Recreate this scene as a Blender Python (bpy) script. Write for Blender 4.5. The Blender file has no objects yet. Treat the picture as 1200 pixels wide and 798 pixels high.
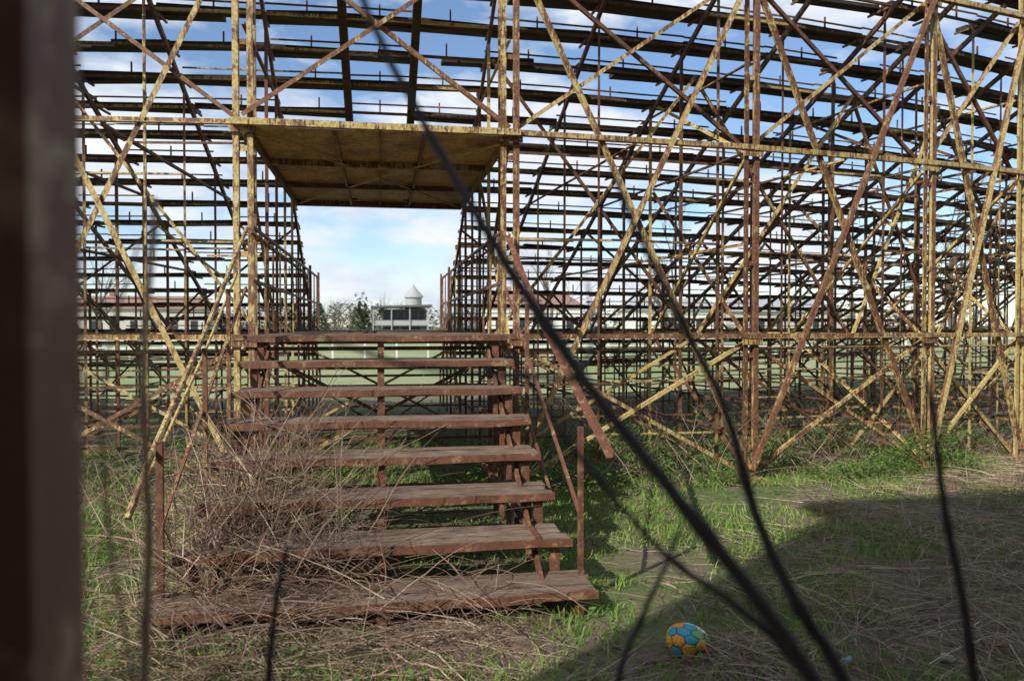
import bpy, math, random
import numpy as np
from mathutils import Vector, noise
random.seed(7); rng=np.random.default_rng(7)
scene=bpy.context.scene
R=32.0
# ------------------------------------------------------------ materials
def newmat(name):
    m=bpy.data.materials.new(name); m.use_nodes=True
    nt=m.node_tree; b=nt.nodes["Principled BSDF"]; return m,nt,b
def N(nt,t,**k):
    n=nt.nodes.new(t)
    for a,v in k.items(): setattr(n,a,v)
    return n
def noise_tex(nt,vec,scale,detail=5,rough=.6):
    n=N(nt,'ShaderNodeTexNoise'); n.inputs['Scale'].default_value=scale
    n.inputs['Detail'].default_value=detail; n.inputs['Roughness'].default_value=rough
    nt.links.new(vec,n.inputs['Vector']); return n.outputs['Fac']
def ramp(nt,fac,stops,interp='LINEAR'):
    r=N(nt,'ShaderNodeValToRGB'); r.color_ramp.interpolation=interp
    e=r.color_ramp.elements
    while len(e)<len(stops): e.new(.5)
    for i,(p,c) in enumerate(stops):
        e[i].position=p; e[i].color=(c[0],c[1],c[2],1) if not isinstance(c,(int,float)) else (c,c,c,1)
    nt.links.new(fac,r.inputs['Fac']); return r.outputs['Color']
def mix(nt,f,a,b,mode='MIX'):
    m=N(nt,'ShaderNodeMix',data_type='RGBA',blend_type=mode)
    if isinstance(f,(int,float)): m.inputs[0].default_value=f
    else: nt.links.new(f,m.inputs[0])
    for s,v in ((6,a),(7,b)):
        if isinstance(v,tuple): m.inputs[s].default_value=(*v,1)
        else: nt.links.new(v,m.inputs[s])
    return m.outputs[2]
def geo(nt):
    g=N(nt,'ShaderNodeNewGeometry'); return g
def bump(nt,b,h,strength=.4,dist=.01):
    n=N(nt,'ShaderNodeBump'); n.inputs['Strength'].default_value=strength; n.inputs['Distance'].default_value=dist
    nt.links.new(h,n.inputs['Height']); nt.links.new(n.outputs['Normal'],b.inputs['Normal'])
def rust(name,paint,lo,hi,r1=(.05,.022,.013),r2=(.20,.085,.043),sc=6.0,isl_amt=.13,bmp=True):
    m,nt,b=newmat(name); g=geo(nt); P=g.outputs['Position']
    big=noise_tex(nt,P,sc,6,.80); fine=noise_tex(nt,P,36,3,.7); mid=noise_tex(nt,P,11,3,.7)
    rustc=ramp(nt,fine,[(.3,r1),(.7,r2)])
    rustc=mix(nt,ramp(nt,mid,[(.5,0.0),(.7,.6)]),rustc,(.31,.15,.07))
    mp=N(nt,'ShaderNodeMapping'); mp.inputs['Scale'].default_value=(14,14,1.6); nt.links.new(P,mp.inputs['Vector'])
    st=noise_tex(nt,mp.outputs['Vector'],3,4,.78)
    pc=mix(nt,ramp(nt,fine,[(.36,0.0),(.62,.85)]),paint,(paint[0]*.58,paint[1]*.40,paint[2]*.32))
    pc=mix(nt,ramp(nt,mid,[(.55,0.0),(.66,.55)]),pc,(.60,.56,.36))
    a=N(nt,'ShaderNodeMath',operation='ADD'); nt.links.new(big,a.inputs[0]); nt.links.new(st,a.inputs[1])
    c=N(nt,'ShaderNodeMath',operation='MULTIPLY'); nt.links.new(a.outputs[0],c.inputs[0]); c.inputs[1].default_value=.5
    isl=N(nt,'ShaderNodeMath',operation='MULTIPLY_ADD'); nt.links.new(g.outputs['Random Per Island'],isl.inputs[0]); isl.inputs[1].default_value=isl_amt; nt.links.new(c.outputs[0],isl.inputs[2])
    f=ramp(nt,isl.outputs[0],[(lo,0.0),(hi,1.0)])
    col=mix(nt,f,rustc,pc)
    nt.links.new(col,b.inputs['Base Color']); b.inputs['Roughness'].default_value=.68
    if bmp: bump(nt,b,fine,.5,.004)
    return m
M_yel=rust('yellow_rust_paint',(.62,.52,.20),.535,.575)
M_fac=rust('facade_rust_paint',(.59,.50,.20),.56,.60,r2=(.26,.115,.06))
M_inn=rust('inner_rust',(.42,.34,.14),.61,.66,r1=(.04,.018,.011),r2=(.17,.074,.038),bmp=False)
M_red=rust('red_rust',(.24,.10,.058),.50,.66,r1=(.06,.029,.019),r2=(.18,.076,.043),isl_amt=.08)
M_can=rust('canopy_rust',(.68,.50,.17),.43,.52,r1=(.09,.04,.02),r2=(.32,.17,.06),sc=1.8,isl_amt=0)
M_post=rust('post_rust',(.20,.11,.07),.3,.8,r1=(.08,.045,.03),r2=(.16,.08,.05),sc=6)
def wood(name,c1,c2,sc=4):
    m,nt,b=newmat(name); g=geo(nt); P=g.outputs['Position']
    mp=N(nt,'ShaderNodeMapping'); mp.inputs['Scale'].default_value=(1,8,8); nt.links.new(P,mp.inputs['Vector'])
    n1=noise_tex(nt,P,sc,5,.65); n2=noise_tex(nt,P,60,3,.6); n3=noise_tex(nt,mp.outputs['Vector'],6,4,.7)
    c=mix(nt,.35,ramp(nt,n1,[(.35,c1),(.65,c2)]),ramp(nt,n2,[(.3,c1),(.7,c2)]))
    c=mix(nt,ramp(nt,n3,[(.47,0.),(.62,.85)]),c,tuple(x*.35 for x in c1))
    m2=N(nt,'ShaderNodeMath',operation='MULTIPLY_ADD'); nt.links.new(g.outputs['Random Per Island'],m2.inputs[0]); m2.inputs[1].default_value=.5; m2.inputs[2].default_value=.0
    c=mix(nt,m2.outputs[0],c,c1)
    nt.links.new(c,b.inputs['Base Color']); b.inputs['Roughness'].default_value=.9
    bump(nt,b,n3,.6,.006); return m
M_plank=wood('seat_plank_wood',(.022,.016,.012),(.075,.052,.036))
M_tread=wood('tread_wood',(.13,.085,.058),(.32,.23,.165),6)
def leafmat(name,stops,transl=.3):
    m,nt,b=newmat(name); g=geo(nt)
    c=ramp(nt,g.outputs['Random Per Island'],stops)
    n=noise_tex(nt,g.outputs['Position'],1.5,2); c=mix(nt,ramp(nt,n,[(.35,0.),(.65,.35)]),c,tuple(x*.5 for x in stops[0][1]))
    nt.links.new(c,b.inputs['Base Color']); b.inputs['Roughness'].default_value=.6
    if transl:
        t=N(nt,'ShaderNodeBsdfTranslucent'); nt.links.new(c,t.inputs['Color'])
        mx=N(nt,'ShaderNodeMixShader'); mx.inputs[0].default_value=transl
        nt.links.new(b.outputs[0],mx.inputs[1]); nt.links.new(t.outputs[0],mx.inputs[2])
        nt.links.new(mx.outputs[0],nt.nodes['Material Output'].inputs['Surface'])
    return m
M_grass=leafmat('grass_blades',[(0,(.13,.26,.03)),(.5,(.22,.40,.05)),(.80,(.30,.46,.08)),(1,(.52,.46,.22))])
M_leaf=leafmat('weed_leaves',[(0,(.06,.14,.025)),(.6,(.13,.26,.04)),(1,(.24,.32,.09))])
M_straw=leafmat('dead_stems',[(0,(.18,.115,.075)),(.5,(.36,.26,.17)),(1,(.60,.50,.35))],0)
M_bram=leafmat('bramble_stems',[(0,(.13,.068,.048)),(.6,(.30,.20,.135)),(1,(.50,.40,.28))],0)
M_twig=leafmat('shrub_bark',[(0,(.030,.026,.025)),(1,(.055,.047,.044))],0)
M_bark=leafmat('tree_bark',[(0,(.08,.065,.05)),(1,(.17,.14,.115))],0)
M_conif=leafmat('conifer_needles',[(0,(.04,.065,.03)),(1,(.10,.13,.05))],0)
def plain(name,c,r=.7,var=.25,sc=3):
    m,nt,b=newmat(name); g=geo(nt); n=noise_tex(nt,g.outputs['Position'],sc,6)
    col=mix(nt,ramp(nt,n,[(.3,0.),(.7,1.)]),c,tuple(x*(1-var) for x in c))
    nt.links.new(col,b.inputs['Base Color']); b.inputs['Roughness'].default_value=r; return m
M_white=plain('white_paint',(.75,.74,.70)); M_grey=plain('grey_wall',(.11,.12,.135)); M_dark=plain('dark_glass',(.03,.035,.04),.2)
M_lgrey=plain('light_grey_roof',(.40,.41,.42))
M_roof=plain('weathered_roof_tiles',(.30,.18,.14)); M_cream=plain('cream_plaster',(.55,.52,.47)); M_brick=plain('brick_wall_mat',(.34,.20,.14),.9,.4,8)
# ------------------------------------------------------------ mesh buffer
class MB:
    def __init__(s): s.v=[]; s.f=[]
    def box(s,p,q,w,t,side=None):
        p=Vector(p); q=Vector(q); d=(q-p)
        if d.length<1e-4: return
        d.normalize(); ref=Vector(side) if side else (Vector((0,0,1)) if abs(d.z)<.95 else Vector((0,1,0)))
        a=d.cross(ref)
        if a.length<1e-3: a=d.cross(Vector((1,0,0)))
        a.normalize(); b=a.cross(d).normalized()
        w*=random.uniform(.97,1.03)/2; t*=random.uniform(.97,1.03)/2
        n=len(s.v)
        for e in (p,q):
            for i,j in ((-1,-1),(1,-1),(1,1),(-1,1)): s.v.append(tuple(e+a*w*i+b*t*j))
        s.f+=[(n,n+3,n+2,n+1),(n+4,n+5,n+6,n+7)]+[(n+i,n+(i+1)%4,n+4+(i+1)%4,n+4+i) for i in range(4)]
    def ang(s,p,q,size,th=.007,side=None,flip=1):
        p=Vector(p); q=Vector(q); d=(q-p).normalized()
        ref=Vector(side) if side else (Vector((0,0,1)) if abs(d.z)<.95 else Vector((0,1,0)))
        a=d.cross(ref)
        if a.length<1e-3: a=d.cross(Vector((1,0,0)))
        a.normalize(); b=a.cross(d).normalized()
        s.box(p,q,size,th,ref)
        o=a*(size/2-th/2)*flip + b*(size/2)
        s.box(p+o,q+o,th,size-th-.001,ref)
    def blk(s,x0,x1,y0,y1,z0,z1):
        n=len(s.v)
        for z in (z0,z1): s.v+=[(x0,y0,z),(x1,y0,z),(x1,y1,z),(x0,y1,z)]
        s.f+=[(n,n+3,n+2,n+1),(n+4,n+5,n+6,n+7)]+[(n+i,n+(i+1)%4,n+4+(i+1)%4,n+4+i) for i in range(4)]
    def tube(s,pts,rad,sides=4):
        pts=[Vector(p) for p in pts]; n0=len(s.v)
        for i,p in enumerate(pts):
            d=(pts[min(i+1,len(pts)-1)]-pts[max(i-1,0)])
            d=d.normalized() if d.length>1e-6 else Vector((0,0,1))
            a=d.cross(Vector((.3,.2,.93))); 
            if a.length<1e-3: a=Vector((1,0,0))
            a.normalize(); b=d.cross(a); r=rad[i] if hasattr(rad,'__len__') else rad
            for k in range(sides):
                t=2*math.pi*k/sides; s.v.append(tuple(p+a*r*math.cos(t)+b*r*math.sin(t)))
        for i in range(len(pts)-1):
            for k in range(sides):
                s.f.append((n0+i*sides+k,n0+i*sides+(k+1)%sides,n0+(i+1)*sides+(k+1)%sides,n0+(i+1)*sides+k))
        s.f.append(tuple(n0+k for k in range(sides))[::-1]); e=n0+(len(pts)-1)*sides; s.f.append(tuple(e+k for k in range(sides)))
    def make(s,name,mat,parent=None,smooth=False):
        me=bpy.data.meshes.new(name); me.from_pydata(s.v,[],s.f); me.update()
        if smooth: me.polygons.foreach_set('use_smooth',[True]*len(me.polygons))
        o=bpy.data.objects.new(name,me); scene.collection.objects.link(o); me.materials.append(mat)
        if parent: o.parent=parent
        return o
def empty(name):
    o=bpy.data.objects.new(name,None); scene.collection.objects.link(o); return o
def npmesh(name,V,F4,mat,parent=None):
    me=bpy.data.meshes.new(name); nv=len(V); k=F4.shape[1]; nf=len(F4)
    me.vertices.add(nv); me.vertices.foreach_set('co',V.astype(np.float32).ravel())
    me.loops.add(nf*k); me.loops.foreach_set('vertex_index',F4.astype(np.int32).ravel())
    me.polygons.add(nf); me.polygons.foreach_set('loop_start',np.arange(0,nf*k,k,dtype=np.int32))
    me.update(calc_edges=True); me.validate()
    o=bpy.data.objects.new(name,me); scene.collection.objects.link(o); me.materials.append(mat)
    if parent: o.parent=parent
    return o
# ------------------------------------------------------------ grandstand
stand=empty('steel_grandstand')
CW=1.24; CA=2.22
def FP(a,r,z):
    if abs(abs(a)-CA)<.01: return Vector((math.copysign(CW,a),r+.024,z))
    t=math.radians(a); return Vector(((R-r)*math.sin(t),R-(R-r)*math.cos(t),z))
mainR=[2.22,6.9,11.2,14.0,18.4,22.9,27.4,31.9,36.4,41]
mainL=[-2.22,-6.72,-11.2,-15.6,-20.1,-24.6,-29]
def with_mids(L):
    out=[]
    for i in range(len(L)-1): out+=[L[i],(L[i]+L[i+1])/2]
    return out+[L[-1]]
frR=with_mids(mainR); frL=with_mids(mainL)
NR=22
row=[(.25+.42*i,5.75-.235*i) for i in range(NR)]
def zslope(r): return 5.75-(r-.25)*.235/.42
col_y=MB(); col_b=MB(); fac=MB(); inn=MB(); inn_y=MB(); plank=MB()
J=lambda s=.008: random.uniform(-s,s)
for L in (mainL,mainR):
    for k,a in enumerate(L):
        t=math.radians(a); tx=Vector((math.cos(t),math.sin(t),0)); rn=Vector((-math.sin(t),math.cos(t),0))
        b=FP(a,0,0)
        for sgn in (-1,1):
            m=col_y if (sgn==-1) else col_b
            m.ang(b+tx*.065*sgn,b+tx*.065*sgn+Vector((0,0,6.4)),.055,.008,side=rn,flip=sgn)
        z=.35
        while z<6.2:
            fac.box(b+tx*-.085+rn*.012+Vector((0,0,z)),b+tx*.085+rn*.012+Vector((0,0,z)),.008,.05,side=(0,0,1)); z+=.97
        fac.box(b-Vector((0,0,.02)),b+Vector((0,0,.03)),.3,.26)
        for z in (1.505,3.47,5.35):
            fac.box(b+tx*-.12-rn*.03+Vector((0,0,z-.01)),b+tx*.12-rn*.03+Vector((0,0,z-.01)),.006,.12,side=(0,0,1))
def facade_bay(a0,a1):
    def X(z0,z1,r,s,m,m2=None):
        m.ang(FP(a0,r,z0+J()),FP(a1,r,z1+J()),s,.006,side=(0,1,0)); (m2 or m).ang(FP(a0,r+.05,z1+J()),FP(a1,r+.05,z0+J()),s,.006,side=(0,1,0),flip=-1)
    X(.12,5.35,-.06,.05,fac,col_y); X(3.5,5.35,.06,.038,fac,inn)
    X(.05,1.48,.04,.038,col_y,fac)
    for z,s in ((1.505,.05),(3.47,.055),(5.35,.06)):
        fac.ang(FP(a0,-.02,z),FP(a1,-.02,z),s,.007)
    fac.ang(FP(a0,.1,1.38),FP(a1,.1,1.38),.03,.006)
for L in (mainL,mainR):
    for k in range(len(L)-1): facade_bay(L[k],L[k+1])
a0,a1=-CA,CA
fac.ang(FP(a0,-.05,3.55),FP(a1,-.05,5.35),.042,.007,side=(0,1,0)); fac.ang(FP(a0,0,5.35),FP(a1,0,3.55),.042,.007,side=(0,1,0),flip=-1)
fac.ang(FP(a0,-.02,5.35),FP(a1,-.02,5.35),.06,.008); fac.ang(FP(a0,.1,1.40),FP(a1,.1,1.40),.04)
rings=[row[i][0] for i in range(1,NR,2)]
def frame(a,main,corridor=False):
    for i in range(NR):
        r,z=row[i]
        if (corridor and i%2==1) or (main and i%2==1) or (not main and i%3==2):
            s=.034 if main else .026
            m=inn_y if random.random()<.3 else inn
            m.ang(FP(a,r,0),FP(a,r,z-.03),s,.005,side=(0,1,0),flip=random.choice((-1,1)))
    inn.box(FP(a,row[0][0],row[0][1]-.13),FP(a,row[-1][0],row[-1][1]-.13),.035,.06)
    for z in ((.45,1.5,2.5,3.45,4.4) if main else (1.5,3.45)):
        rr=min(9.1,.25+(5.75-z)*.42/.235)
        m=inn_y if random.random()<.3 else inn
        m.ang(FP(a,.05,z+J(.02)),FP(a,rr,z+J(.02)),.032,.005)
    if main:
        for (r0,z0,r1,z1) in ((.1,.1,2.3,1.5),(.1,1.5,2.3,3.4),(2.3,1.5,.1,3.4),(4.5,1.5,2.5,3.3),(4.6,.1,6.6,1.5),(.2,3.5,2.2,4.5)):
            if corridor and z0>=1.5 and random.random()<.6: continue
            m=inn_y if random.random()<.45 else inn
            m.ang(FP(a,r0,z0),FP(a,r1,z1),.032,.005)
    for i in range(NR):
        r,z=row[i]; inn.box(FP(a,r-.07,z-.02),FP(a,min(r+.27,9.4),z-.02),.022,.026)
for fr,mn in ((frL,mainL),(frR,mainR)):
    for a in fr: frame(a,a in mn,abs(abs(a)-CA)<.01)
for a in (-.75,.75):
    plank.box(FP(a,row[0][0],row[0][1]-.14),FP(a,row[9][0],row[9][1]-.14),.09,.12)
    for i in range(10):
        r,z=row[i]; inn.box(FP(a,r,z-.02),FP(a,r+.30,z-.02),.035,.035)
def rowseg(a0,a1,i):
    r,z=row[i]
    for dr in (0,.165):
        if random.random()<.07: continue
        dz=J(.014); e=J(.02); tilt=J(.012)
        if random.random()<.06:
            f0,f1=random.choice(((0,.55),(.45,1),(.2,1)))
        else: f0,f1=0,1
        A=FP(a0+(a1-a0)*f0,r+dr,z+.025+dz); B=FP(a0+(a1-a0)*f1,r+dr+tilt,z+.025-dz)
        plank.box(A-Vector((e,0,0)),B,.155,random.choice((.038,.046,.055)))
    (inn_y if random.random()<.3 else inn).ang(FP(a0,r-.09,z-.02),FP(a1,r-.09,z-.02),.03,.005)
    if random.random()<.75: inn.box(FP(a0,r+.37,z-.12+J(.01)),FP(a1,r+.37,z-.12+J(.01)),.016,.018)
    am=a0+(a1-a0)*.5
    inn.box(FP(am,r+.37,z-.24),FP(am,r+.37,z-.06),.018,.018)
for fr in (frL,frR):
    for k in range(len(fr)-1):
        a0,a1=sorted((fr[k],fr[k+1]))
        for i in range(NR): rowseg(a0,a1,i)
cen=[-CA,-.75,.75,CA]
for k in range(3):
    for i in range(10): rowseg(cen[k],cen[k+1],i)
for fr in (frL,frR):
    for k in range(len(fr)-1):
        a0,a1=fr[k],fr[k+1]
        for n,r in enumerate(rings):
            for z in (.42,1.0,1.5,2.55,3.45):
                if z<zslope(r)-.25 and random.random()<((.85 if z<1.7 else .6) if n%2==0 else .25):
                    (inn_y if random.random()<.3 else inn).ang(FP(a0,r+.03,z+J(.02)),FP(a1,r+.03,z+J(.02)),.026,.005)
for L in (mainL,mainR):
    for k in range(len(L)-1):
        a0,a1=L[k],L[k+1]
        for r,segs in ((1.15,((.1,1.5),(1.5,4.6))),(4.5,((1.5,3.1),)),(6.2,((.1,2.2),))):
            for z0,z1 in segs:
                if random.random()<.8: inn_y.ang(FP(a0,r,z0),FP(a1,r,z1),.034,.005,side=(0,1,0))
                if random.random()<.8: inn.ang(FP(a0,r+.05,z1),FP(a1,r+.05,z0),.034,.005,side=(0,1,0),flip=-1)
for r in rings[:9:2]:
    for z in (.45,1.0,1.45): inn.ang(FP(-CA,r+.03,z),FP(CA,r+.03,z),.03,.005)
for r in (.3,4.0):
    inn_y.ang(FP(-CA,r,.1),FP(CA,r,1.4),.035); inn.ang(FP(-CA,r+.05,1.4),FP(CA,r+.05,.1),.035)
col_y.make('columns_painted',M_yel,stand); col_b.make('columns_rusty',M_fac,stand); fac.make('facade_bracing',M_fac,stand)
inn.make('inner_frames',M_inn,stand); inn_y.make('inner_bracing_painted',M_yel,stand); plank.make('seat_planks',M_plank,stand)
can=MB(); can2=MB(); can3=MB()
can.blk(-1.215,1.215,.03,4.25,3.455,3.463)
can3.blk(-1.33,1.33,-.075,-.005,3.455,3.515)
can2.blk(-1.2,1.2,4.26,4.34,3.38,3.50)
for x in (-1.2,1.2): can2.box((x,0,3.42),(x,4.25,3.42),.05,.07)
for x in (-.42,.42): can2.box((x,.05,3.425),(x,4.25,3.425),.03,.05)
can2.box((0,.05,3.43),(0,4.25,3.43),.012,.05)
for yy in (1.4,2.8): can2.box((-1.17,yy,3.415),(1.17,yy,3.415),.05,.06)
can3.box((-1.15,.1,3.40),(0,2.0,3.40),.04,.008); can3.box((1.15,.1,3.397),(0,2.0,3.397),.04,.008)
can3.box((-1.15,4.2,3.40),(0,2.05,3.40),.04,.008); can3.box((1.15,4.2,3.397),(0,2.05,3.397),.04,.008)
can.make('canopy_sheet',M_can,stand); can2.make('canopy_frame',M_inn,stand); can3.make('canopy_fascia',M_yel,stand)
fl=MB(); fr2=MB()
y=-.72
while y<7.8:
    fl.blk(-1.13+J(),1.13+J(),y,y+.155,1.52,1.55+J(.003)); y+=.165
fl.make('corridor_floor',M_tread,stand)
for x in (-1.17,1.17):
    for z in (2.05,2.55): fr2.box((x,0.1,z),(x,7.9,z),.025,.03)
    yy=.3
    while yy<8:
        fr2.box((x,yy,1.5),(x,yy,2.55),.02,.02); yy+=.6
    fr2.box((x,6.1,1.5),(x,6.1,2.65),.04,.04); fr2.box((x,7.9,1.5),(x,7.9,2.65),.04,.04)
fr2.make('corridor_railings',M_inn,stand)
# ------------------------------------------------------------ staircase
st=empty('entrance_staircase'); tr=MB(); lip=MB(); sup=MB()
for n in range(8):
    z=1.55-.2*n; y0=-.75-.36*n; hw=1.08 if n<5 else (1.10 if n<6 else 1.13)
    if n==7: hw=1.19
    if n>0:
        for k in range(3):
            ya=y0+.012+k*.128; e0,e1=J(.03),J(.03); za=J(.006); zb_=J(.006); sk=J(.004)
            v0=len(tr.v); tr.blk(-hw+e0,hw+e1,ya+J(.003),ya+.120+J(.003),z-.04,z-.004)
            for q in range(4,8):
                v=tr.v[v0+q]; tr.v[v0+q]=(v[0],v[1]+(sk if v[0]<0 else 0),v[2]+(za if v[0]<0 else zb_))
    xs_=[-hw-.01+(2*hw+.02)*t/9 for t in range(10)]; off=[(J(.006),J(.006)) for _ in xs_]
    for t in range(9):
        lip.box((xs_[t],y0-.002+off[t][0],z-.027+off[t][1]),(xs_[t+1],y0-.002+off[t+1][0],z-.027+off[t+1][1]),.006,.048)
    lip.blk(-hw-.01,hw+.01,y0+.008,y0+.05,z-.056,z-.045)
    lip.blk(-hw,hw,y0+.36,y0+.368,z-.062,z-.042)
    zl=z-.2 if n<7 else 0
    zb=z-.058
    for x in ((-hw+.09),0,(hw-.09)):
        if n<7: sup.box((x,y0+.06,zl-.01),(x,y0+.06,zb),.055,.04)
        else: sup.box((x,y0+.06,0),(x,y0+.06,zb),.055,.05)
        sup.box((x,y0+.1,zb-.02),(x,y0+.42,zb-.02),.04,.035)
    if n<6 :
        for x in (-hw+.1,hw-.1):
            sup.box((x,y0+.33,0),(x,y0+.33,zb-.05),.035,.035)
for x in (-.93,.93):
    sup.box((x,-3.2,.02),(x,-.6,1.44),.02,.06)
    sup.box((x,-2.9,.35),(x,-.1,.35),.03,.03); sup.box((x,-1.6,.85),(x,-.1,.85),.03,.03)
sup.box((-.98,-.6,.75),(.98,-.6,.75),.04,.04); sup.box((-.98,-1.55,.42),(.98,-1.55,.42),.04,.04)
sup.box((-.98,-.62,.1),(.98,-.62,1.4),.04,.01); sup.box((-.98,-.64,1.4),(.98,-.64,.1),.04,.01)
tr.make('treads',M_tread,st); lip.make('tread_edges',M_red,st); sup.make('supports',M_red,st)
rl=MB(); rl2=MB()
rl.ang((1.25,-3.32,.90),(1.2,-1.6,1.68),.04,.006); rl.ang((1.2,-1.6,1.68),(1.2,-.02,2.5),.04,.006)
rl.box((1.17,-2.98,.06),(1.17,-2.98,1.03),.03,.03); rl.box((1.16,-1.3,.6),(1.16,-1.3,1.8),.03,.03)
rl.box((1.17,-2.98,.5),(1.18,-.1,1.98),.02,.02)
rl.box((1.15,-2.2,.5),(1.17,-.1,1.5),.02,.02)
rl2.tube([(-1.26,-3.3,.66),(-1.22,-3.1,.9),(-1.21,-1.6,1.66),(-1.21,-.3,2.36),(-1.2,-.02,2.52)],.017,8)
rl2.tube([(-1.36,-2.9,.60),(-1.30,-1.4,1.4),(-1.27,-.15,2.1)],.011,8)
rl2.box((-1.18,-1.9,.05),(-1.18,-1.9,1.48),.03,.03); rl2.box((-1.18,-1.05,.05),(-1.18,-1.05,1.92),.03,.03)
rl2.box((-1.2,-2.98,.5),(-1.2,-.1,1.98),.02,.02)
rl.box((-1.19,-2.98,.04),(-1.19,-2.98,1.0),.035,.035)
rl.make('right_handrail',M_red,st); rl2.make('left_handrail',M_fac,st)
# ------------------------------------------------------------ ground
gm,nt,b=newmat('ground_soil'); g=geo(nt); P=g.outputs['Position']
n1=noise_tex(nt,P,.9,8,.65); n2=noise_tex(nt,P,14,6,.7); n3=noise_tex(nt,P,60,3)
soil=ramp(nt,n2,[(.3,(.09,.066,.046)),(.6,(.21,.16,.115)),(.8,(.32,.26,.19))])
gr=ramp(nt,n2,[(.3,(.05,.085,.018)),(.7,(.14,.21,.045))])
nt.links.new(mix(nt,ramp(nt,n1,[(.43,0.),(.58,.85)]),soil,gr),b.inputs['Base Color']); b.inputs['Roughness'].default_value=.95
bump(nt,b,n2,.9,.04)
gb=MB(); gb.v=[(-1500,-1500,0),(1500,-1500,0),(1500,1500,0),(-1500,1500,0)]; gb.f=[(0,1,2,3)]; gb.make('ground',gm)
fm,nt,b=newmat('arena_field_mat'); g=geo(nt); P=g.outputs['Position']
n1=noise_tex(nt,P,.15,6,.6); n2=noise_tex(nt,P,3,6,.7)
nt.links.new(mix(nt,.4,ramp(nt,n1,[(.4,(.33,.33,.18)),(.58,(.15,.24,.06))]),ramp(nt,n2,[(.3,(.12,.18,.05)),(.7,(.38,.36,.22))])),b.inputs['Base Color']); b.inputs['Roughness'].default_value=.95
ff=MB(); ff.v=[(-140,11,.004),(140,11,.004),(140,140,.004),(-140,140,.004)]; ff.f=[(0,1,2,3)]; ff.make('arena_field',fm)
def nz(x,y,s,o=0): return noise.noise(Vector((x*s+o,y*s-o,o*.7)))
def rough_area(x,y):
    return x>1.3 and y < -3.5+.80*(x-1.0)*.9 and not (x<2.2 and y>-3.1)
def grass():
    V=[];F=[]; k=0
    tries=190000
    xs=rng.uniform(-7,9,tries); ys=-6.6+ (rng.uniform(0,1,tries)**1.15)*10.5; rr=rng.random((tries,6))
    for i in range(tries):
        x,y=xs[i],ys[i]
        d=nz(x,y,.8,3)+.6*nz(x,y,2.6,9)
        thr=-.10 if y>-3.6 else .03
        if x<-1.3: thr-=.06
        if 1.2<x<5.8 and -3.5<y<.8 and not rough_area(x,y): thr=-.26
        if -1.1<x<1.2 and y<-3.3: thr=.18
        if -1.2<x<1.2 and -3.4<y<0: thr=.05
        if rough_area(x,y): thr=.10
        if y>.8: thr=.05
        if d<thr+ (rr[i,5]-.5)*.35: continue
        h=.018+.06*rr[i,0]**2*(1.3 if x<-1.2 else 1)+ .015
        if rough_area(x,y): h*=1.3
        w=.0025+.003*rr[i,1]; a=rr[i,2]*6.283; la=rr[i,3]*6.283; l=h*(.3+1.0*rr[i,4])
        cx,sy=math.cos(a)*w,math.sin(a)*w; lx,ly=math.cos(la)*l,math.sin(la)*l
        V+=[(x-cx,y-sy,0),(x+cx,y+sy,0),(x+cx*.8+lx*.35,y+sy*.8+ly*.35,h*.6),(x-cx*.8+lx*.35,y-sy*.8+ly*.35,h*.6),(x+lx,y+ly,h),(x+lx+.0006,y+ly,h)]
        F+=[(k,k+1,k+2,k+3),(k+3,k+2,k+5,k+4)]; k+=6
    npmesh('grass',np.array(V),np.array(F),M_grass)
grass()
def leaves(name,spots,mat):
    V=[];F=[];k=0
    for (x,y,z,s) in spots:
        a=random.uniform(0,6.283); t=random.uniform(-.7,.7); u=Vector((math.cos(a),math.sin(a),t)).normalized()*s
        v=Vector((-math.sin(a),math.cos(a),random.uniform(-.6,.6))).normalized()*s*.55
        p=Vector((x,y,z)); V+=[tuple(p-u),tuple(p+v),tuple(p+u),tuple(p-v)]; F.append((k,k+1,k+2,k+3)); k+=4
    npmesh(name,np.array(V),np.array(F),mat)
sp=[]
while len(sp)<46000:
    x=random.uniform(-8,10); y=random.uniform(-5.5,7)
    if random.random()<.32: x=random.uniform(.9,6.5); y=random.uniform(-.1,2.6)
    if y<-.2 and not(-2.6<x<1.3): 
        if random.random()<.7: continue
    if y<-3.5 and random.random()<.6: continue
    d=nz(x,y,1.1,21)
    if d<-.10+random.uniform(-.15,.15): continue
    hh=.12+.50*max(0,d+.1)
    if y<-.3 : hh*=.35 if not(-1.2<x<1.2) else .8
    sp.append((x,y,random.random()*hh+.01,random.uniform(.010,.03)))
leaves('leafy_weeds',sp,M_leaf)
ds=MB()
def stem(mb,x,y,L,lean,a,r,seg=4,z0=0):
    p=Vector((x,y,z0)); d=Vector((math.cos(a)*lean,math.sin(a)*lean,1-lean*.97)).normalized(); pts=[p.copy()]
    for s in range(seg):
        d=(d+Vector((J(.18),J(.18),-.10*lean+J(.08)))).normalized(); p=p+d*L/seg
        if p.z<.008: p.z=.008+random.random()*.02
        pts.append(p.copy())
    mb.tube(pts,[r*(1-.6*i/seg) for i in range(seg+1)],3)
for i in range(18000):
    z=random.random()
    if z<.68: x=random.uniform(1.3,8); y=random.uniform(-5.6,.6)
    elif z<.84: x=random.uniform(-5,-1.2); y=random.uniform(-4.8,1.5)
    else: x=random.uniform(-1.8,1.9); y=random.uniform(-5.2,-3.0)
    if x>1.2 and not rough_area(x,y) and random.random()<.85: continue
    if nz(x,y,1.3,40)<-.15: continue
    lz=random.uniform(0,.12) if rough_area(x,y) else 0
    stem(ds,x,y,random.uniform(.10,.65),random.uniform(.82,1.0),random.uniform(0,6.28),random.uniform(.0012,.0032),z0=lz)
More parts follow.
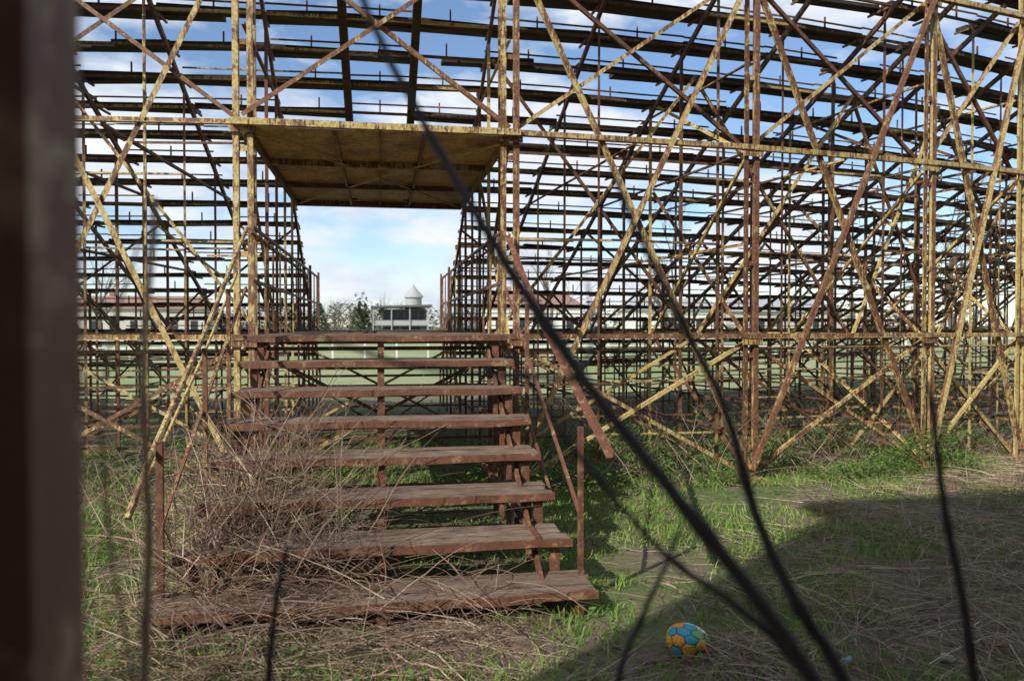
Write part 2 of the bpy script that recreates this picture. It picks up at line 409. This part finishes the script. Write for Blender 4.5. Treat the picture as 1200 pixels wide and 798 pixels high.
for i in range(1700):
    if i<700: x=random.uniform(-8,10); y=random.uniform(-.6,9) if random.random()<.7 else random.uniform(-4.5,-.5)
    else:
        x=random.uniform(1.6,8); y=random.uniform(-5,.5)
        if not rough_area(x,y): continue
    if -1.3<x<3.5 and y<-.4 and not rough_area(x,y): continue
    stem(ds,x,y,random.uniform(.15,.6),random.uniform(.1,.7),random.uniform(0,6.28),random.uniform(.0015,.003),5)
ds.make('dead_stalks',M_straw)
fb=MB()
for i in range(120):
    if i<96:
        x=random.uniform(1.6,7.5); y=random.uniform(-5.0,.4)
        if not rough_area(x,y): continue
    elif i<108: x=random.uniform(-4,-1.3); y=random.uniform(-4.2,-.5)
    else: x=random.uniform(-1.3,.6); y=random.uniform(-4.3,-3.5)
    a=random.uniform(0,6.28); L=random.uniform(.5,1.4); p=Vector((x,y,.02)); pts=[p.copy()]; aa=a
    for s in range(7):
        aa+=J(.25); p=p+Vector((math.cos(aa),math.sin(aa),0))*L/7; p.z=.015+random.random()*.07; pts.append(p.copy())
    r=random.uniform(.004,.009); fb.tube(pts,[r*(1-.1*s) for s in range(8)],5)
    for s in range(1,7):
        for q in range(2): stem(fb,pts[s].x,pts[s].y,random.uniform(.12,.4),random.uniform(.6,.95),aa+random.choice((-1,1))*random.uniform(.4,1.0),r*.4,4,z0=pts[s].z)
fb.make('fallen_branches',M_bram)
br=MB()
def bush(cx,cy,n,sx,sy,zt,rmax=.004):
    for i in range(n):
        x=random.gauss(cx,sx); y=random.gauss(cy,sy); z0=random.uniform(0,zt)
        stem(br,x,y,random.uniform(.25,.8),random.uniform(.2,1.0),random.uniform(0,6.28),random.uniform(.0014,rmax),7,z0=z0)
bush(-.95,-2.75,420,.20,.22,.50); bush(-.75,-2.35,430,.24,.22,.75); bush(-.8,-1.85,330,.22,.22,.85); bush(-.45,-2.75,200,.25,.2,.40)
for i in range(60):
    x=random.gauss(-.8,.32); y=random.gauss(-2.4,.45)
    stem(br,x,y,random.uniform(1.0,1.7),random.uniform(.25,.6),random.uniform(-1.6,1.2),random.uniform(.003,.006),12,z0=0)
for i in range(700):
    x=random.uniform(-1.35,.75); y=random.uniform(-3.95,-2.9)
    if x>.1 and random.random()<.5: continue
    stem(br,x,y,random.uniform(.2,.8),random.uniform(.6,.98),random.uniform(0,6.28),random.uniform(.0014,.0036),7,z0=random.uniform(0,.28))
for i in range(700):
    x=random.uniform(-5.5,-1.3); y=random.uniform(-1.8,1.2)
    stem(br,x,y,random.uniform(.3,1.0),random.uniform(.3,.9),random.uniform(0,6.28),random.uniform(.0016,.0036),7)
for i in range(950):
    x=random.uniform(1.2,8.5); y=random.uniform(-.3,1.8)+.02*x*x
    stem(br,x,y,random.uniform(.4,1.1),random.uniform(.3,.85),random.uniform(0,6.28),random.uniform(.0018,.004),8)
br.make('bramble_thicket',M_bram)
deb=MB()
for i in range(420):
    x=random.uniform(-2.5,4.5); y=random.uniform(-5.2,-3.1) if random.random()<.8 else random.uniform(-3,0); s=random.uniform(.006,.022)
    a=random.uniform(0,3.14); d=Vector((math.cos(a),math.sin(a),J(.3)))*s*random.uniform(1,2.4)
    deb.box(Vector((x,y,s*.35))-d,Vector((x,y,s*.35))+d,s*1.3,s*.8)
deb.make('stone_and_wood_litter',M_tread)
# ------------------------------------------------------------ trees
def grow(mb,p,d,L,r,lv,sides=5,up=.12):
    pts=[p.copy()]; rs=[r]; n=3; q=p.copy(); dd=d.copy()
    for i in range(n):
        dd=(dd+Vector((J(.16),J(.16),J(.1)+up*.4))).normalized(); q=q+dd*L/n; pts.append(q.copy()); rs.append(r*(1-.35*(i+1)/n))
    mb.tube(pts,rs,max(3,sides))
    if lv<=0: return
    for k in range(random.choice((3,3,4))):
        f=random.choice((1,2,3,3)); b0=pts[f]
        nd=(dd+Vector((random.uniform(-1,1),random.uniform(-1,1),random.uniform(-.3,.7)))*.75).normalized()
        grow(mb,b0,nd,L*random.uniform(.6,.8),rs[f]*random.uniform(.5,.68),lv-1,sides-1,up)
def bare_tree(x,y,h,lv=5):
    m=MB(); grow(m,Vector((x,y,-.05)),Vector((J(.1),J(.1),1)),h*.33,h*.018,lv); m.make('bare_tree',M_bark)
for x,y,h in ((23.5,29,10.5),(17,36,11),(31,31,12),(11.5,46,9),(-17,44,9),(27,22,9.5)): bare_tree(x,y,h,5)
bare_tree(-5.2,-7.6,6.5,5)  # extra tree out of frame, added to throw branch shadows on the stairs
far=MB()
for i in range(160):
    x=random.uniform(-95,115) if i<110 else random.uniform(-18,18); y=random.uniform(114,138); h=random.uniform(5,8.5)
    grow(far,Vector((x,y,0)),Vector((0,0,1)),h*.36,h*.019,3,4)
far.make('distant_tree_row',M_bark)
cf=[]
for i in range(26):
    x=random.uniform(-18,-1) if i<10 else random.uniform(-80,90); y=random.uniform(112,124); h=random.uniform(3.2,5.6)
    for k in range(420):
        t=random.random()**.8; rr=(1-t**1.7)*h*.42*random.uniform(.3,1); a=random.uniform(0,6.28)
        cf.append((x+math.cos(a)*rr,y+math.sin(a)*rr,.4+t*h,random.uniform(.15,.35)))
leaves('distant_conifers',cf,M_conif)
hd=[]
for i in range(14000):
    x=random.uniform(-120,130); y=random.uniform(138,144); hd.append((x,y,random.random()**1.3*(5.4+3.2*nz(x,0,.12,4)+1.8*nz(x,3,.5,4)),random.uniform(.25,.6)))
leaves('distant_hedge',hd,leafmat('hedge_mat',[(0,(.07,.08,.05)),(1,(.16,.155,.11))],0))
# ------------------------------------------------------------ buildings
def house(name,cx,cy,w,dp,hw,hr,wall,roof,nw):
    e=empty(name); m=MB(); m.blk(cx-w/2,cx+w/2,cy,cy+dp,0,hw); m.make('walls',wall,e)
    r=MB(); o=.4; r.v=[(cx-w/2-o,cy-o,hw-.02),(cx+w/2+o,cy-o,hw-.02),(cx+w/2+o,cy+dp+o,hw-.02),(cx-w/2-o,cy+dp+o,hw-.02),(cx-w/2+1,cy+dp/2,hw+hr),(cx+w/2-1,cy+dp/2,hw+hr)]
    r.f=[(0,1,5,4),(2,3,4,5),(0,4,3),(1,2,5),(0,3,2,1)]; r.make('roof',roof,e)
    g=MB(); 
    for i in range(nw):
        x=cx-w/2+(i+.5)*w/nw; g.blk(x-.45,x+.45,cy-.03,cy+.02,1.0,2.3)
    g.blk(cx-.3,cx+.6,cy-.04,cy+.03,0,.95); g.make('windows',M_dark,e)
    c=MB(); c.blk(cx-w/4,cx-w/4+.6,cy+dp/2-.3,cy+dp/2+.3,hw+hr*.5,hw+hr+.7); c.make('chimney',M_brick,e)
house('plastered_house',-31,99,17,9,3.8,1.8,M_cream,M_roof,7)
house('plastered_house',17.5,81,11,8,3.9,1.7,M_white,M_roof,4)
house('plastered_house',38,88,12,8,3.7,1.6,M_white,M_lgrey,5)
house('plastered_house',55,92,16,9,3.6,1.8,M_cream,M_lgrey,6)
house('plastered_house',-60,95,14,9,3.4,1.6,M_white,M_roof,5)
# low pavilion: dark oversailing roof, glazed upper floor, pale balcony band
pv=empty('grey_pavilion'); m=MB(); m.blk(.2,5.6,90,95,0,3.7); m.make('walls',M_grey,pv)
m=MB(); n0=0
m.v=[(-1.2,88.6,4.05),(6.2,88.6,4.25),(6.2,96,4.25),(-1.2,96,4.05),(-1.2,88.6,3.85),(6.2,88.6,4.0),(6.2,96,4.0),(-1.2,96,3.85)]
m.f=[(0,1,2,3),(4,7,6,5),(0,4,5,1),(1,5,6,2),(2,6,7,3),(3,7,4,0)]; m.blk(3.0,5.4,90.5,94,3.72,3.84); m.make('roof_slab',M_grey,pv)
m=MB(); m.blk(-.6,5.7,89.0,89.15,1.7,2.3); m.blk(-.6,5.7,89.16,89.97,1.62,1.69); m.make('balcony_band',M_lgrey,pv)
m=MB(); 
for i in range(6): m.blk(.4+i*.85,1.1+i*.85,89.96,89.995,2.45,3.5)
m.blk(.5,2.0,89.96,89.995,0,1.5); m.blk(2.6,4.8,89.96,89.995,.6,1.5); m.make('windows',M_dark,pv)
m=MB()
for x in (-.9,1.3,3.5,5.7): m.box((x,88.9,0),(x,88.9,3.87),.12,.12)
m.make('posts',M_lgrey,pv)
tw=empty('water_tank'); m=MB()
m.tube([(4.9,112,0),(4.9,112,5.9)],1.25,20); m.make('drum',M_lgrey,tw)
m=MB(); m.tube([(4.9,112,5.91),(4.9,112,6.1),(4.9,112,6.8),(4.9,112,7.5),(4.9,112,7.9)],[1.5,1.45,.85,.25,.05],20); m.make('conical_roof',M_lgrey,tw)
wf=empty('white_rail_fence'); m=MB()
for i in range(80):
    x=-60+i*1.6; m.box((x,33+J(.05),0),(x,33,1.28),.09,.09)
for z in (.55,.9,1.22): m.box((-60,32.94,z),(67,32.94,z),.03,.11)
m.make('rails_and_posts',M_white,wf)
bb=empty('unseen_shade_building')  # out-of-view building, added and sized to cast the shade at lower right
x0,x1,y0,y1,H=-5.0,16,-17,-8.7,8.1
m=MB(); m.blk(x0,x1,y0,y1,0,H); m.make('walls',M_brick,bb)
m=MB(); m.blk(x0-.25,x1+.25,y0-.25,y1+.25,H+.002,H+.25); m.make('parapet',M_grey,bb)
m=MB(); m2=MB()
for fz in (1,3.6,6.2):
    for i in range(7):
        x=x0+1.4+i*2.9; m.blk(x,x+1.1,y1-.02,y1+.03,fz,fz+1.3); m2.blk(x-.08,x+1.18,y1+.001,y1+.09,fz-.1,fz-.005)
m.make('windows',M_dark,bb); m2.make('sills',M_grey,bb)
# ------------------------------------------------------------ foreground shrub & post
def cr(P,n=6):
    P=[Vector(p) for p in P]; Q=[P[0]*2-P[1]]+P+[P[-1]*2-P[-2]]; out=[]
    def tj(a,b): return max(1e-4,(b-a).length**.5)
    for i in range(1,len(Q)-2):
        p0,p1,p2,p3=Q[i-1:i+3]; t0=0; t1=t0+tj(p0,p1); t2=t1+tj(p1,p2); t3=t2+tj(p2,p3)
        for k in range(n):
            t=t1+(t2-t1)*k/n
            A1=p0*((t1-t)/(t1-t0))+p1*((t-t0)/(t1-t0)); A2=p1*((t2-t)/(t2-t1))+p2*((t-t1)/(t2-t1)); A3=p2*((t3-t)/(t3-t2))+p3*((t-t2)/(t3-t2))
            B1=A1*((t2-t)/(t2-t0))+A2*((t-t0)/(t2-t0)); B2=A2*((t3-t)/(t3-t1))+A3*((t-t1)/(t3-t1))
            out.append(B1*((t2-t)/(t2-t1))+B2*((t-t1)/(t2-t1)))
    out.append(P[-1]); return out
sh=MB()
def br_(P,r0,r1):
    q=cr(P); n=len(q); q=[p+Vector((J(.001),J(.001),J(.001))) for p in q]
    sh.tube(q,[(r0+(r1-r0)*i/(n-1))*(1.35 if i%9==4 else 1) for i in range(n)],7)
br_([(-.06,-6.57,2.2),(-.02,-6.585,2.004),(.051,-6.616,1.852),(.108,-6.657,1.741),(.201,-6.723,1.58),(.285,-6.787,1.46),(.382,-6.855,1.313),(.62,-6.95,.8),(.75,-7.0,0)],.003,.010)
br_([(.29,-6.53,1.83),(.315,-6.539,1.763),(.369,-6.548,1.654),(.42,-6.588,1.527),(.448,-6.612,1.405),(.478,-6.647,1.312),(.525,-6.676,1.223),(.7,-6.9,.5),(.77,-7,0)],.0025,.010)
br_([(-.088,-6.624,1.627),(.031,-6.644,1.587),(.137,-6.682,1.578),(.205,-6.725,1.575)],.0018,.0035)
br_([(.69,-6.60,1.56),(.696,-6.603,1.512),(.712,-6.606,1.393),(.734,-6.609,1.284),(.75,-6.612,1.177),(.775,-6.63,.9),(.79,-6.66,.5),(.8,-6.7,.0)],.003,.009)
br_([(-.119,-6.466,1.349),(-.136,-6.464,1.262),(-.144,-6.462,1.177),(-.16,-6.455,.9),(-.18,-6.43,.5),(-.2,-6.4,0)],.003,.008)
br_([(.15,-6.61,1.60),(.187,-6.619,1.534),(.322,-6.642,1.368),(.40,-6.675,1.311),(.475,-6.688,1.232),(.60,-6.82,.9),(.7,-6.95,.4),(.74,-7,0)],.0018,.008)
br_([(.36,-6.60,1.39),(.345,-6.595,1.348),(.315,-6.59,1.281),(.284,-6.585,1.2),(.26,-6.59,.9),(.28,-6.6,.4),(.32,-6.6,0)],.002,.006)
br_([(.24,-6.60,1.68),(.235,-6.65,1.63),(.21,-6.70,1.59),(.19,-6.715,1.595)],.0015,.0025)
sh.make('bare_shrub',M_twig,None,True)
sh=MB(); br_([(-.225,-6.65,1.76),(-.23,-6.65,1.701),(-.239,-6.649,1.571),(-.235,-6.65,1.423),(-.241,-6.648,1.268),(-.25,-6.65,.8),(-.26,-6.65,0)],.003,.006)
br_([(-.25,-6.62,1.72),(-.285,-6.61,1.6),(-.29,-6.61,1.45),(-.245,-6.645,1.22)],.0015,.002)
sh.make('dry_stalk',M_straw,None,True)
fp=empty('steel_fence_post'); m=MB()
m.box((-.247,-6.953,-.05),(-.247,-6.953,2.45),.082,.082); m.make('post',M_post,fp)
m=MB(); m.blk(-.295,-.199,-7.0,-6.905,2.455,2.465); m.make('cap',M_post,fp)
# ------------------------------------------------------------ ball and cans
import bmesh
def ball():
    bm2=bmesh.new(); bmesh.ops.create_icosphere(bm2,subdivisions=5,radius=1)
    ico=bmesh.new(); bmesh.ops.create_icosphere(ico,subdivisions=1,radius=1)
    pent=[v.co.normalized() for v in ico.verts]; hexa=[f.calc_center_median().normalized() for f in ico.faces]
    cs=[(c,0,i) for i,c in enumerate(pent)]+[(c,1,i) for i,c in enumerate(hexa)]
    me=bpy.data.meshes.new('football')
    cols=[(.75,.75,.72),(.88,.33,.03),(.10,.42,.12),(.02,.38,.50),(.88,.48,.05),(.02,.02,.02)]
    for i,c in enumerate(cols):
        mm,nt,b=newmat('ball_panel_%d'%i); g=geo(nt); n=noise_tex(nt,g.outputs['Position'],40,4)
        nt.links.new(mix(nt,ramp(nt,n,[(.48,0.),(.78,.45)]),c,(.16,.12,.08)),b.inputs['Base Color']); b.inputs['Roughness'].default_value=.55; me.materials.append(mm)
    for v in bm2.verts:
        d=v.co.normalized(); ds_=sorted([(1-d.dot(c))*(1.25 if k==0 else 1) for c,k,i in cs])
        gap=ds_[1]-ds_[0]; v.co=d*(1-.035*max(0,1-gap/.03))
    def pick(k,i):
        if k==0: return (3,0,2,3)[i%4]
        c=hexa[i]
        if c.z<.25: return 4 if i%3 else 1
        return (2,3,1,0)[i%4]
    for f in bm2.faces:
        d=f.calc_center_median().normalized(); L=sorted([((1-d.dot(c))*(1.25 if k==0 else 1),k,i) for c,k,i in cs])
        f.material_index=5 if L[1][0]-L[0][0]<.018 else pick(L[0][1],L[0][2])
        f.smooth=True
    for v in bm2.verts:
        c=v.co; z=c.z
        if z>.1 : c.z=.1+(z-.1)*.62 - .10*math.exp(-((c.x+.2)**2+(c.y)**2)/.15)
        if z<-.7: c.z=-.7
    bm2.to_mesh(me); o=bpy.data.objects.new('football',me); scene.collection.objects.link(o)
    o.scale=(.114,.104,.104); o.location=(1.50,-3.83,.078); o.rotation_euler=(.15,.12,.7)
ball()
def can_(x,y,a,colr):
    m=MB(); d=Vector((math.cos(a),math.sin(a),.05)); p=Vector((x,y,.022)); pts=[];rs=[]
    for t,r in ((0,.024),(.004,.027),(.01,.031),(.03,.033),(.05,.026),(.06,.029),(.08,.033),(.10,.032),(.112,.026),(.115,.024)):
        pts.append(p+d*t*.6+Vector((0,0,J(.003)))); rs.append(r*.62)
    m.tube(pts,rs,14); m.make('crushed_can',plain('can_paint_%.1f'%x,colr,.35,.5,30),None,True)
can_(2.17,-4.10,.5,(.32,.45,.58)); can_(2.72,-4.16,2.2,(.6,.6,.58))
# ------------------------------------------------------------ light
az=Vector((.77,.64)).normalized(); el=math.radians(35)
dirv=Vector((az.x*math.cos(el),az.y*math.cos(el),-math.sin(el)))
sd=bpy.data.lights.new('sun','SUN'); sd.energy=5.0; sd.angle=math.radians(.5); sd.color=(1,.95,.86)
so=bpy.data.objects.new('sun',sd); scene.collection.objects.link(so); so.rotation_euler=dirv.to_track_quat('-Z','Y').to_euler()
w=bpy.data.worlds.new("World"); scene.world=w; w.use_nodes=True; nt=w.node_tree
bg=nt.nodes['Background']; sky=N(nt,'ShaderNodeTexSky',sky_type='NISHITA'); sky.sun_disc=False; sky.sun_elevation=el; sky.sun_rotation=math.atan2(-az.x,-az.y)%(2*math.pi)
sky.altitude=500; sky.dust_density=.5; sky.ozone_density=2.0
tc=N(nt,'ShaderNodeTexCoord'); mp=N(nt,'ShaderNodeMapping'); mp.inputs['Scale'].default_value=(1,1,2.6); mp.inputs['Location'].default_value=(.3,.1,0); nt.links.new(tc.outputs['Generated'],mp.inputs['Vector'])
c1=noise_tex(nt,mp.outputs['Vector'],3.2,8,.58)
f=ramp(nt,c1,[(.44,0.),(.57,1.)])
c2=noise_tex(nt,mp.outputs['Vector'],8,6,.6)
cc=ramp(nt,c2,[(.35,(5.0,5.5,6.2)),(.65,(6.9,7.1,7.4))])
skyc=mix(nt,1.0,sky.outputs['Color'],(1.0,1.05,1.10),'MULTIPLY')
nt.links.new(mix(nt,f,skyc,cc),bg.inputs['Color']); bg.inputs['Strength'].default_value=.145
# ------------------------------------------------------------ camera
cd=bpy.data.cameras.new('camera'); cd.lens=18; cd.sensor_width=23.5; cd.clip_end=5000; cd.clip_start=.02
cd.dof.use_dof=True; cd.dof.focus_distance=7.5; cd.dof.aperture_fstop=1.7
co=bpy.data.objects.new('camera',cd); scene.collection.objects.link(co); co.location=(0,-7.5,1.63)
co.rotation_euler=(math.radians(90-1.06),0,math.radians(-9.5)); scene.camera=co
scene.view_settings.view_transform='Standard'; scene.view_settings.look='None'; scene.view_settings.exposure=0
